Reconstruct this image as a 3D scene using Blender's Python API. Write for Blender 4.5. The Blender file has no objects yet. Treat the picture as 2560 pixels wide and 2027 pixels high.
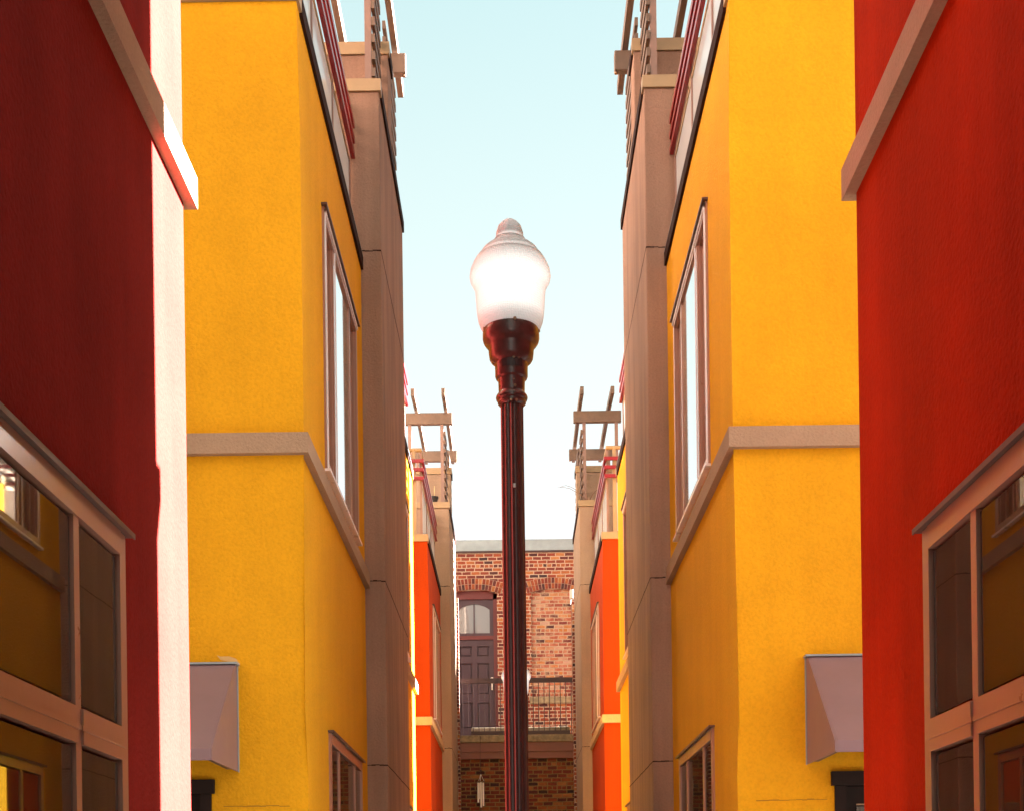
import bpy, bmesh, math, random
from mathutils import Vector, Matrix
random.seed(7)
scene = bpy.context.scene
COL = scene.collection
K = 8.9            # metres from the camera to the front of the yellow houses
A = 1.505          # half width of the alley
AP = 1.305         # half width between the pilasters
R = math.radians

# ------------------------------------------------------------------ materials
def newmat(name):
    m = bpy.data.materials.new(name); m.use_nodes = True
    nt = m.node_tree; b = nt.nodes['Principled BSDF']
    return m, nt, b
def N(nt, t, **kw):
    n = nt.nodes.new(t)
    for k, v in kw.items():
        if k in n.inputs.keys(): n.inputs[k].default_value = v
        else: setattr(n, k, v)
    return n
def coords(nt, scale=(1, 1, 1)):
    tc = nt.nodes.new('ShaderNodeNewGeometry')
    mp = N(nt, 'ShaderNodeMapping'); mp.inputs['Scale'].default_value = scale
    nt.links.new(tc.outputs['Position'], mp.inputs['Vector']); return mp.outputs['Vector']
def math_node(nt, op, a, b=None, c=None):
    n = nt.nodes.new('ShaderNodeMath'); n.operation = op
    for i, v in enumerate((a, b, c)):
        if v is None: continue
        if hasattr(v, 'links'): nt.links.new(v, n.inputs[i])
        else: n.inputs[i].default_value = v
    return n.outputs[0]
def ramp(nt, fac, stops, interp='LINEAR'):
    n = nt.nodes.new('ShaderNodeValToRGB'); n.color_ramp.interpolation = interp
    e = n.color_ramp.elements
    while len(e) < len(stops): e.new(0.5)
    for i, (p, c) in enumerate(stops):
        e[i].position = p; e[i].color = (c[0], c[1], c[2], 1) if not isinstance(c, (int, float)) else (c, c, c, 1)
    nt.links.new(fac, n.inputs[0]); return n.outputs[0]
def mixc(nt, fac, a, b, mode='MIX'):
    n = nt.nodes.new('ShaderNodeMix'); n.data_type = 'RGBA'; n.blend_type = mode
    for sock, v in ((n.inputs[0], fac), (n.inputs[6], a), (n.inputs[7], b)):
        if hasattr(v, 'links'): nt.links.new(v, sock)
        elif isinstance(v, (int, float)): sock.default_value = v
        else: sock.default_value = (v[0], v[1], v[2], 1)
    return n.outputs[2]

def stucco(name, col, grain=55, bump=0.9, var=0.10, streak=0.12, spec=0.35, dark=None):
    m, nt, b = newmat(name)
    big = N(nt, 'ShaderNodeTexNoise', Scale=0.9, Detail=5.0, Roughness=0.6); nt.links.new(coords(nt), big.inputs['Vector'])
    st = N(nt, 'ShaderNodeTexNoise', Scale=1.0, Detail=4.0); nt.links.new(coords(nt, (5, 5, 0.45)), st.inputs['Vector'])
    fine = N(nt, 'ShaderNodeTexNoise', Scale=float(grain), Detail=3.0, Roughness=0.65); nt.links.new(coords(nt), fine.inputs['Vector'])
    pit = N(nt, 'ShaderNodeTexVoronoi', Scale=grain * 0.75); nt.links.new(coords(nt), pit.inputs['Vector'])
    v1 = ramp(nt, big.outputs['Fac'], [(0.3, 1 - var), (0.7, 1 + var * 0.6)])
    v2 = ramp(nt, st.outputs['Fac'], [(0.35, 1 - streak), (0.62, 1.0)])
    v3 = ramp(nt, fine.outputs['Fac'], [(0.3, 0.90), (0.58, 1.02)])
    c = mixc(nt, 1.0, col, v1, 'MULTIPLY'); c = mixc(nt, 1.0, c, v2, 'MULTIPLY'); c = mixc(nt, 1.0, c, v3, 'MULTIPLY')
    nt.links.new(c, b.inputs['Base Color'])
    b.inputs['Roughness'].default_value = 0.88
    b.inputs['Specular IOR Level'].default_value = spec
    h = math_node(nt, 'ADD', fine.outputs['Fac'], math_node(nt, 'MULTIPLY', pit.outputs['Distance'], 0.35))
    bp = N(nt, 'ShaderNodeBump', Strength=bump, Distance=0.006)
    nt.links.new(h, bp.inputs['Height']); nt.links.new(bp.outputs['Normal'], b.inputs['Normal'])
    return m

def paint(name, col, rough=0.45, spec=0.5, metal=0.0, var=0.08, scale=6.0, bump=0.05, coat=0.0):
    m, nt, b = newmat(name)
    n = N(nt, 'ShaderNodeTexNoise', Scale=scale, Detail=5.0, Roughness=0.6); nt.links.new(coords(nt), n.inputs['Vector'])
    v = ramp(nt, n.outputs['Fac'], [(0.3, 1 - var), (0.7, 1 + var * 0.5)])
    nt.links.new(mixc(nt, 1.0, col, v, 'MULTIPLY'), b.inputs['Base Color'])
    nt.links.new(ramp(nt, n.outputs['Fac'], [(0.3, rough * 0.85), (0.7, min(1, rough * 1.2))]), b.inputs['Roughness'])
    b.inputs['Metallic'].default_value = metal; b.inputs['Specular IOR Level'].default_value = spec
    b.inputs['Coat Weight'].default_value = coat; b.inputs['Coat Roughness'].default_value = 0.12
    if bump:
        n2 = N(nt, 'ShaderNodeTexNoise', Scale=scale * 6, Detail=3.0); nt.links.new(coords(nt), n2.inputs['Vector'])
        bp = N(nt, 'ShaderNodeBump', Strength=bump * 4, Distance=0.002)
        nt.links.new(n2.outputs['Fac'], bp.inputs['Height']); nt.links.new(bp.outputs['Normal'], b.inputs['Normal'])
    return m

def glass_dark(name, col=(0.02, 0.016, 0.012), ior=1.7, rough=0.015, bump=0.05):
    m, nt, b = newmat(name)
    b.inputs['Base Color'].default_value = (*col, 1); b.inputs['Roughness'].default_value = rough
    b.inputs['IOR'].default_value = ior
    n = N(nt, 'ShaderNodeTexNoise', Scale=1.3, Detail=1.0); nt.links.new(coords(nt), n.inputs['Vector'])
    bp = N(nt, 'ShaderNodeBump', Strength=bump, Distance=0.01)
    nt.links.new(n.outputs['Fac'], bp.inputs['Height']); nt.links.new(bp.outputs['Normal'], b.inputs['Normal'])
    return m

def frosted(name):
    m, nt, b = newmat(name)
    out = nt.nodes['Material Output']
    b.inputs['Base Color'].default_value = (0.74, 0.84, 0.90, 1); b.inputs['Roughness'].default_value = 0.10; b.inputs['IOR'].default_value = 3.5
    tr = N(nt, 'ShaderNodeBsdfTranslucent'); tr.inputs['Color'].default_value = (0.75, 0.82, 0.86, 1)
    mx = N(nt, 'ShaderNodeMixShader'); mx.inputs[0].default_value = 0.25
    nt.links.new(b.outputs[0], mx.inputs[1]); nt.links.new(tr.outputs[0], mx.inputs[2]); nt.links.new(mx.outputs[0], out.inputs[0])
    return m

def brick(name, stops, mortar, bw=0.215, rh=0.086, smear=0.0, mort=0.019, shade_tint=1.0):
    m, nt, b = newmat(name)
    g = nt.nodes.new('ShaderNodeNewGeometry'); sp = nt.nodes.new('ShaderNodeSeparateXYZ'); nt.links.new(g.outputs['Position'], sp.inputs[0])
    wob = N(nt, 'ShaderNodeTexNoise', Scale=9.0, Detail=2.0); nt.links.new(g.outputs['Position'], wob.inputs['Vector'])
    w = math_node(nt, 'MULTIPLY', math_node(nt, 'SUBTRACT', wob.outputs['Fac'], 0.5), 0.03)
    x = math_node(nt, 'ADD', math_node(nt, 'ADD', sp.outputs['X'], sp.outputs['Y']), w)
    z = math_node(nt, 'ADD', sp.outputs['Z'], math_node(nt, 'MULTIPLY', w, 0.7))
    row = math_node(nt, 'FLOOR', math_node(nt, 'DIVIDE', z, rh))
    rnd = N(nt, 'ShaderNodeTexWhiteNoise', noise_dimensions='1D'); nt.links.new(row, rnd.inputs['W'])
    off = math_node(nt, 'ADD', math_node(nt, 'MULTIPLY', math_node(nt, 'MODULO', row, 2.0), 0.5), math_node(nt, 'MULTIPLY', rnd.outputs['Value'], 0.16))
    u = math_node(nt, 'ADD', math_node(nt, 'DIVIDE', x, bw), off)
    # every sixth course is laid as headers
    hdr = math_node(nt, 'LESS_THAN', math_node(nt, 'MODULO', row, 6.0), 0.5)
    u = math_node(nt, 'MULTIPLY', u, math_node(nt, 'ADD', 1.0, hdr))
    colid = math_node(nt, 'FLOOR', u)
    cv = nt.nodes.new('ShaderNodeCombineXYZ'); nt.links.new(colid, cv.inputs[0]); nt.links.new(row, cv.inputs[1])
    wn = N(nt, 'ShaderNodeTexWhiteNoise', noise_dimensions='2D'); nt.links.new(cv.outputs[0], wn.inputs['Vector'])
    bc = ramp(nt, wn.outputs['Value'], stops, 'LINEAR')
    fu = math_node(nt, 'FRACT', u); fz = math_node(nt, 'FRACT', math_node(nt, 'DIVIDE', z, rh))
    du = math_node(nt, 'MULTIPLY', math_node(nt, 'MINIMUM', fu, math_node(nt, 'SUBTRACT', 1.0, fu)), math_node(nt, 'DIVIDE', bw, math_node(nt, 'ADD', 1.0, hdr)))
    dz = math_node(nt, 'MULTIPLY', math_node(nt, 'MINIMUM', fz, math_node(nt, 'SUBTRACT', 1.0, fz)), rh)
    d = math_node(nt, 'MINIMUM', du, dz)
    n2 = N(nt, 'ShaderNodeTexNoise', Scale=35.0, Detail=3.0); nt.links.new(g.outputs['Position'], n2.inputs['Vector'])
    d = math_node(nt, 'ADD', d, math_node(nt, 'MULTIPLY', math_node(nt, 'SUBTRACT', n2.outputs['Fac'], 0.5), 0.012))
    mask = ramp(nt, math_node(nt, 'DIVIDE', d, mort), [(0.35, 0.0), (0.75, 1.0)])
    n3 = N(nt, 'ShaderNodeTexNoise', Scale=7.0, Detail=6.0, Roughness=0.7); nt.links.new(g.outputs['Position'], n3.inputs['Vector'])
    bc = mixc(nt, 1.0, bc, ramp(nt, n3.outputs['Fac'], [(0.3, 0.7), (0.7, 1.15)]), 'MULTIPLY')
    if smear:
        bc = mixc(nt, ramp(nt, n3.outputs['Fac'], [(0.46, 0.0), (0.7, smear)]), bc, (mortar[0] * 1.05, mortar[1] * 0.95, mortar[2] * 0.9))
    c = mixc(nt, mask, mortar, bc)
    if shade_tint != 1.0: c = mixc(nt, 1.0, c, (shade_tint, shade_tint * 0.92, shade_tint * 0.7), 'MULTIPLY')
    nt.links.new(c, b.inputs['Base Color']); b.inputs['Roughness'].default_value = 0.9
    bp = N(nt, 'ShaderNodeBump', Strength=0.8, Distance=0.01)
    nt.links.new(math_node(nt, 'ADD', mask, math_node(nt, 'MULTIPLY', n2.outputs['Fac'], 0.3)), bp.inputs['Height'])
    nt.links.new(bp.outputs['Normal'], b.inputs['Normal'])
    return m

M = {}
M['rustred'] = stucco('rust_red_stucco', (0.37, 0.025, 0.0035), var=0.20, streak=0.12, spec=0.03)
M['red'] = stucco('maroon_stucco', (0.25, 0.0232, 0.0180), var=0.20, streak=0.12, spec=0.03)
M['yellow'] = stucco('yellow_stucco', (0.72, 0.350, 0.0075), bump=0.85, streak=0.05, spec=0.2)
M['orange'] = stucco('orange_stucco', (0.38, 0.043, 0.0011), bump=0.5, spec=0.2)
M['brown'] = stucco('brown_stucco', (0.33, 0.205, 0.148), bump=0.9, streak=0.22, var=0.14)
M['bounce_cut'] = stucco('taupe_bounce_stucco', (0.17, 0.13, 0.10), bump=0.6)
M['tan'] = stucco('tan_stucco', (0.37, 0.265, 0.19), bump=0.5)
M['band'] = stucco('band_stucco', (0.38, 0.255, 0.165), grain=70, bump=1.0, streak=0.05)
M['cream_band'] = stucco('cream_band_stucco', (0.50, 0.37, 0.23), bump=0.4)
M['coping'] = paint('tan_metal_coping', (0.37, 0.26, 0.145), 0.45, metal=0.0)
M['flash'] = paint('dark_metal_flashing', (0.030, 0.014, 0.012), 0.85, spec=0.1)
M['frame'] = paint('mauve_window_frame', (0.36, 0.185, 0.13), 0.32, coat=0.3)
M['pane'] = glass_dark('window_glass', (0.035, 0.02, 0.012), 1.7)
M['panebright'] = glass_dark('clear_window_glass', (0.06, 0.06, 0.06), 3.0, 0.03, 0.01)
M['panebright'].node_tree.nodes['Principled BSDF'].inputs['Metallic'].default_value = 0.92
M['panebright'].node_tree.nodes['Principled BSDF'].inputs['Base Color'].default_value = (0.92, 0.95, 0.95, 1)
M['screen'] = paint('insect_screen', (0.20, 0.11, 0.075), 0.6)
M['inside'] = paint('dark_interior', (0.012, 0.008, 0.007), 0.8)
M['redrail'] = paint('crimson_rail_paint', (0.24, 0.004, 0.012), 0.35, coat=0.15)
M['post'] = paint('mauve_post_paint', (0.26, 0.16, 0.13), 0.45)
M['wood'] = paint('brown_timber', (0.16, 0.105, 0.075), 0.6, var=0.2, scale=12)
M['frost'] = frosted('frosted_guard_glass')
M['awning'] = paint('mauve_awning_metal', (0.21, 0.132, 0.150), 0.42, scale=2.5, var=0.12, coat=0.15)
M['door'] = paint('black_door_paint', (0.016, 0.008, 0.006), 0.6, spec=0.2)
M['lamp'] = paint('oxblood_lamp_paint', (0.12, 0.047, 0.044), 0.33, coat=0.3, var=0.25, scale=25, bump=0.10)
M['bolt'] = paint('worn_bolt', (0.35, 0.22, 0.14), 0.4, metal=0.6)
M['whitemetal'] = paint('galvanised_parapet', (0.28, 0.345, 0.385), 0.45, metal=0.1, var=0.2, scale=3)
M['whitetrim'] = paint('white_window_bead', (0.80, 0.74, 0.76), 0.3, var=0.04)
M['dripcap'] = paint('brown_drip_cap', (0.10, 0.052, 0.040), 0.5)
M['patch'] = paint('pale_filler', (0.66, 0.42, 0.16), 0.85)
M['jointline'] = paint('dark_ochre_crack', (0.30, 0.14, 0.008), 0.9)
M['mauve'] = paint('mauve_fascia', (0.20, 0.075, 0.058), 0.55)
M['purple'] = paint('purple_door_paint', (0.052, 0.027, 0.042), 0.5, var=0.12)
M['reddoorframe'] = paint('maroon_door_frame', (0.12, 0.022, 0.024), 0.5)
M['stone'] = paint('weathered_stone', (0.27, 0.215, 0.13), 0.9, var=0.45, scale=9, bump=0.3)
M['darkiron'] = paint('dark_iron', (0.05, 0.026, 0.028), 0.5)
M['asphalt'] = paint('dark_asphalt', (0.05, 0.048, 0.046), 0.95, var=0.3, scale=3, bump=0.3)
M['concrete'] = paint('concrete_paving', (0.30, 0.27, 0.23), 0.9, var=0.25, scale=2, bump=0.2)
M['silver'] = paint('chime_aluminium', (0.88, 0.84, 0.80), 0.3)
M['pot'] = paint('black_plastic_pot', (0.02, 0.02, 0.022), 0.5)
M['twig'] = paint('dry_twig', (0.22, 0.12, 0.08), 0.8)
M['leaf'] = paint('dry_pale_leaf', (0.55, 0.42, 0.22), 0.7)
M['transom'] = glass_dark('transom_glass', (0.20, 0.21, 0.23), 1.8, 0.05)
M['whitebox'] = paint('white_fixture', (0.8, 0.78, 0.74), 0.4)
BR = [(0.0, (0.035, 0.018, 0.022)), (0.12, (0.10, 0.022, 0.020)), (0.4, (0.19, 0.034, 0.020)), (0.7, (0.25, 0.050, 0.022)), (0.88, (0.30, 0.085, 0.026)), (1.0, (0.40, 0.17, 0.06))]
BI = [(0.0, (0.05, 0.022, 0.026)), (0.15, (0.17, 0.035, 0.03)), (0.4, (0.32, 0.085, 0.05)), (0.65, (0.38, 0.14, 0.085)), (0.85, (0.40, 0.15, 0.035)), (1.0, (0.40, 0.25, 0.19))]
M['brick'] = brick('red_brick', BR, (0.42, 0.32, 0.24))
def islandbrick():
    m, nt, b = newmat('arch_brick')
    g = nt.nodes.new('ShaderNodeNewGeometry')
    c = ramp(nt, g.outputs['Random Per Island'], BR)
    n = N(nt, 'ShaderNodeTexNoise', Scale=14.0, Detail=5.0); nt.links.new(g.outputs['Position'], n.inputs['Vector'])
    nt.links.new(mixc(nt, 1.0, c, ramp(nt, n.outputs['Fac'], [(0.3, 0.65), (0.7, 1.15)]), 'MULTIPLY'), b.inputs['Base Color'])
    b.inputs['Roughness'].default_value = 0.9
    return m
M['archbrick'] = islandbrick()
M['mortar'] = paint('lime_mortar', (0.42, 0.32, 0.24), 0.9, var=0.2, scale=20)
M['infill'] = brick('worn_pale_brick', BI, (0.36, 0.28, 0.20), smear=0.75)
M['lowbrick'] = brick('shaded_brown_brick', BR, (0.26, 0.18, 0.09), rh=0.089, shade_tint=0.75)  # ground floor's shade put into the brick colour as a tint

def globe_mat():
    m, nt, b = newmat('ribbed_acrylic_globe')
    out = nt.nodes['Material Output']
    tc = nt.nodes.new('ShaderNodeTexCoord'); sp = nt.nodes.new('ShaderNodeSeparateXYZ'); nt.links.new(tc.outputs['Object'], sp.inputs[0])
    ang = math_node(nt, 'ARCTAN2', sp.outputs['Y'], sp.outputs['X'])
    ribs = math_node(nt, 'SINE', math_node(nt, 'MULTIPLY', ang, 110.0))
    rings = math_node(nt, 'SINE', math_node(nt, 'MULTIPLY', sp.outputs['Z'], 700.0))
    h = math_node(nt, 'ADD', ribs, math_node(nt, 'MULTIPLY', rings, 0.6))
    bp = N(nt, 'ShaderNodeBump', Strength=0.35, Distance=0.003); nt.links.new(h, bp.inputs['Height'])
    b.inputs['Base Color'].default_value = (0.52, 0.59, 0.60, 1); b.inputs['Roughness'].default_value = 0.3
    b.inputs['Transmission Weight'].default_value = 0.0; b.inputs['IOR'].default_value = 1.35
    nt.links.new(bp.outputs['Normal'], b.inputs['Normal'])
    glow = ramp(nt, math_node(nt, 'DIVIDE', sp.outputs['Z'], 0.464), [(0.0, 0.25), (0.08, 0.42), (0.17, 0.9), (0.3, 1.0), (0.44, 1.0), (0.53, 0.7), (0.61, 0.36), (0.640, 0.06), (0.664, 0.62), (0.70, 0.16), (0.78, 0.20), (0.814, 0.03), (0.832, 0.60), (0.86, 0.14), (1.0, 0.34)])
    lw = N(nt, 'ShaderNodeLayerWeight', Blend=0.35)
    core = ramp(nt, lw.outputs['Facing'], [(0.1, 1.0), (0.5, 0.72), (0.9, 0.30)])
    rib = ramp(nt, math_node(nt, 'MULTIPLY_ADD', h, 0.3, 0.5), [(0.0, 0.90), (1.0, 1.0)])
    s = math_node(nt, 'MULTIPLY', math_node(nt, 'MULTIPLY', glow, core), rib)
    b.inputs['Emission Color'].default_value = (1.0, 0.93, 0.86, 1)
    nt.links.new(math_node(nt, 'MULTIPLY', s, 1.25), b.inputs['Emission Strength'])
    return m
M['globe'] = globe_mat()
def bulb_mat():
    m, nt, b = newmat('lit_bulb'); b.inputs['Base Color'].default_value = (1, 1, 1, 1)
    b.inputs['Emission Color'].default_value = (1, 0.9, 0.78, 1); b.inputs['Emission Strength'].default_value = 4.0
    return m
M['bulb'] = bulb_mat()

# ------------------------------------------------------------------ mesh helpers
def link(name, bm, mat, parent=None, smooth=False, loc=None):
    bmesh.ops.recalc_face_normals(bm, faces=bm.faces)
    me = bpy.data.meshes.new(name)
    bm.to_mesh(me); bm.free()
    if smooth:
        for p in me.polygons: p.use_smooth = True
        me.set_sharp_from_angle(angle=R(24))
    o = bpy.data.objects.new(name, me); COL.objects.link(o)
    me.materials.append(M[mat])
    if parent is not None:
        o.parent = parent
        if loc is None: o.location = (0, 0, 0)
    if loc is not None: o.location = loc
    return o
def tag(o, label=None, cat=None, group=None, kind=None):
    if label: o['label'] = label
    if cat: o['category'] = cat
    if group: o['group'] = group
    if kind: o['kind'] = kind
    return o
def empty(name, loc, label, cat, group=None):
    o = bpy.data.objects.new(name, None); COL.objects.link(o); o.location = loc
    o.empty_display_size = 0.2
    return tag(o, label, cat, group)
class MB:
    """collects boxes, prisms and tubes in world metres, offset by org"""
    def __init__(s, org=(0, 0, 0), sg=1): s.bm = bmesh.new(); s.o = Vector(org); s.sg = sg
    def v(s, x, y, z): return s.bm.verts.new((s.sg * x - s.o.x, y - s.o.y, z - s.o.z))
    def box(s, x0, x1, y0, y1, z0, z1, bev=0.0):
        vs = [s.v(x, y, z) for x in (x0, x1) for y in (y0, y1) for z in (z0, z1)]
        fs = []
        for f in ((0, 1, 3, 2), (4, 6, 7, 5), (0, 4, 5, 1), (2, 3, 7, 6), (0, 2, 6, 4), (1, 5, 7, 3)):
            fs.append(s.bm.faces.new([vs[i] for i in f]))
        if bev:
            es = list({e for f in fs for e in f.edges})
            bmesh.ops.bevel(s.bm, geom=es, offset=bev, segments=2, affect='EDGES', profile=0.6)
        return s
    def prism(s, poly, z0, z1, axis='z'):
        def P(p, t):
            return {'z': (p[0], p[1], t), 'x': (t, p[0], p[1]), 'y': (p[0], t, p[1])}[axis]
        lo = [s.v(*P(p, z0)) for p in poly]; hi = [s.v(*P(p, z1)) for p in poly]
        s.bm.faces.new(lo); s.bm.faces.new(hi)
        n = len(poly)
        for i in range(n): s.bm.faces.new((lo[i], lo[(i + 1) % n], hi[(i + 1) % n], hi[i]))
        return s
    def tube(s, pts, r, seg=8, r1=None):
        rings = []; n = len(pts)
        for i, p in enumerate(pts):
            p = Vector((s.sg * p[0], p[1], p[2])) - s.o
            a = Vector(pts[max(0, i - 1)]); b = Vector(pts[min(n - 1, i + 1)])
            d = (b - a); d.x *= s.sg; d.normalize()
            up = Vector((0, 0, 1)) if abs(d.z) < 0.9 else Vector((1, 0, 0))
            u = d.cross(up).normalized(); w = d.cross(u)
            rr = r if r1 is None else r + (r1 - r) * i / (n - 1)
            rings.append([s.bm.verts.new(p + rr * (math.cos(t) * u + math.sin(t) * w)) for t in [2 * math.pi * k / seg for k in range(seg)]])
        for a, b in zip(rings, rings[1:]):
            for k in range(seg): s.bm.faces.new((a[k], a[(k + 1) % seg], b[(k + 1) % seg], b[k]))
        s.bm.faces.new(rings[0]); s.bm.faces.new(rings[-1]); return s
    def lathe(s, prof, c=(0, 0), seg=48, mod=None, caps=True):
        rings = []
        for r, z in prof:
            ring = []
            for k in range(seg):
                t = 2 * math.pi * k / seg; rr = r * (mod(t) if mod else 1)
                ring.append(s.v(c[0] + rr * math.cos(t), c[1] + rr * math.sin(t), z))
            rings.append(ring)
        for a, b in zip(rings, rings[1:]):
            for k in range(seg): s.bm.faces.new((a[k], a[(k + 1) % seg], b[(k + 1) % seg], b[k]))
        if caps: s.bm.faces.new(rings[0]); s.bm.faces.new(rings[-1])
        return s
    def build(s, name, mat, parent=None, smooth=False):
        o = link(name, s.bm, mat, parent, smooth)
        if parent is None: o.location = s.o
        return o

def grid_wall(mb, plane, t, us, zs, holes, depth, back=None):
    """face at coordinate t on plane 'x' or 'y', cells in holes left open, reveals go to t+depth"""
    def V(u, z, tt): return mb.v(tt, u, z) if plane == 'x' else mb.v(u, tt, z)
    def inh(u, z): return any(h[0] < u < h[1] and h[2] < z < h[3] for h in holes)
    us = sorted(set([round(q, 4) for q in us] + [round(q, 4) for h in holes for q in h[:2]]))
    zs = sorted(set([round(q, 4) for q in zs] + [round(q, 4) for h in holes for q in h[2:]]))
    for u0, u1 in zip(us, us[1:]):
        for z0, z1 in zip(zs, zs[1:]):
            if not inh((u0 + u1) / 2, (z0 + z1) / 2):
                mb.bm.faces.new((V(u0, z0, t), V(u1, z0, t), V(u1, z1, t), V(u0, z1, t)))
    for h in holes:
        a, b, c, d = h; q = t + depth
        for p0, p1 in (((a, c), (b, c)), ((b, c), (b, d)), ((b, d), (a, d)), ((a, d), (a, c))):
            mb.bm.faces.new((V(*p0, t), V(*p1, t), V(*p1, q), V(*p0, q)))
        mb.bm.faces.new((V(a, c, q), V(b, c, q), V(b, d, q), V(a, d, q)))

# ------------------------------------------------------------------ houses
ZB0, ZB1 = 4.78, 4.92        # string course
ZP = 7.93                    # parapet top below the coping
PF, PE = 0.416 * K, 0.706 * K
WIN0, WIN1 = 0.122 * K, 0.352 * K      # window span from the end of a house
OUT = 12.0

def side_window(house, org, sg, y0, y1, z0, z1, midrail, mirror=False, sky=False):
    fw = 0.068; xo, xi = A - 0.018, A + 0.06
    m = MB(org, sg)
    m.box(xo, xi, y0, y0 + fw, z0, z1); m.box(xo, xi, y1 - fw, y1, z0, z1)
    m.box(xo - 0.004, xi, y0 + fw, y1 - fw, z1 - fw * 1.25, z1); m.box(xo - 0.003, xi, y0 + fw, y1 - fw, z0, z0 + fw)
    L = y1 - y0; m1, m2 = y0 + 0.255 * L, y1 - 0.255 * L
    zt = z1 - fw * 1.25
    for ym in (m1, m2): m.box(xo + 0.004, xi, ym - 0.026, ym + 0.026, z0 + fw, zt)
    rows = [(z0 + fw, zt)]
    if midrail:
        for (ya, yb) in ((y0 + fw, m1 - 0.026), (m1 + 0.026, m2 - 0.026), (m2 + 0.026, y1 - fw)):
            m.box(xo - 0.004, xi, ya, yb, midrail[0], midrail[1])
            m.box(xo - 0.009, xo - 0.0045, ya - 0.02, yb + 0.02, midrail[0] + 0.045, midrail[0] + 0.062)
        rows = [(z0 + fw, midrail[0]), (midrail[1], zt)]
    # thin glazing beads
    for (ya, yb) in ((y0 + fw, m1 - 0.026), (m1 + 0.026, m2 - 0.026), (m2 + 0.026, y1 - fw)) if sky else ():
        for (za, zb) in rows:
            m.box(xo + 0.02, xi, ya, ya + 0.014, za, zb); m.box(xo + 0.02, xi, yb - 0.014, yb, za, zb)
            m.box(xo + 0.02, xi, ya + 0.014, yb - 0.014, zb - 0.014, zb); m.box(xo + 0.02, xi, ya + 0.014, yb - 0.014, za, za + 0.014)
    w = m.build('window', 'frame', house)
    for i, (ya, yb) in enumerate(((y0 + fw, m1 - 0.026), (m1 + 0.026, m2 - 0.026), (m2 + 0.026, y1 - fw))):
        for (za, zb) in rows:
            side = i != 1
            x = A - 0.004 if not sky else (A + 0.03 if not side else A + 0.045)
            mat = 'pane' if not sky else ('panebright' if not side else 'screen')
            if sky and not side: x = A - 0.006
            p = MB(org, sg).box(x, x + 0.006, ya + 0.014, yb - 0.014, za + 0.014, zb - 0.014).build('pane', mat, w)
            if sky and side:
                # a sash stile standing in the casement light
                MB(org, sg).box(A + 0.012, A + 0.045, ya + 0.12, ya + 0.16, za + 0.014, zb - 0.014).box(A + 0.022, A + 0.045, yb - 0.10, yb - 0.07, za + 0.014, zb - 0.014).build('sash_stile', 'frame', w)
    MB(org, sg).box(A - 0.042, A + 0.02, y0 - 0.03, y1 + 0.03, z1 + 0.002, z1 + 0.016).box(A - 0.047, A - 0.0425, y0 - 0.03, y1 + 0.03, z1 - 0.004, z1 + 0.016).build('drip_cap', 'dripcap', w)
    if sky:
        t = 0.014
        MB(org, sg).box(A - 0.045, A + 0.01, y0 - 0.01, y1 + 0.01, z0 - 0.022, z0 - 0.002).build('sill', 'whitetrim', w)
        MB(org, sg).box(xo - 0.012, xo - 0.0045, y0 + 0.001, y0 + t + 0.012, z0, z1 - t).box(xo - 0.012, xo - 0.0045, y0 + 0.001, y1, z1 - t - 0.03, z1 - t + 0.002).box(xo - 0.01, xo + 0.002, m1 + 0.028, m1 + 0.036, z0 + fw, zt).build('white_bead', 'whitetrim', w)
    return w

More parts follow.
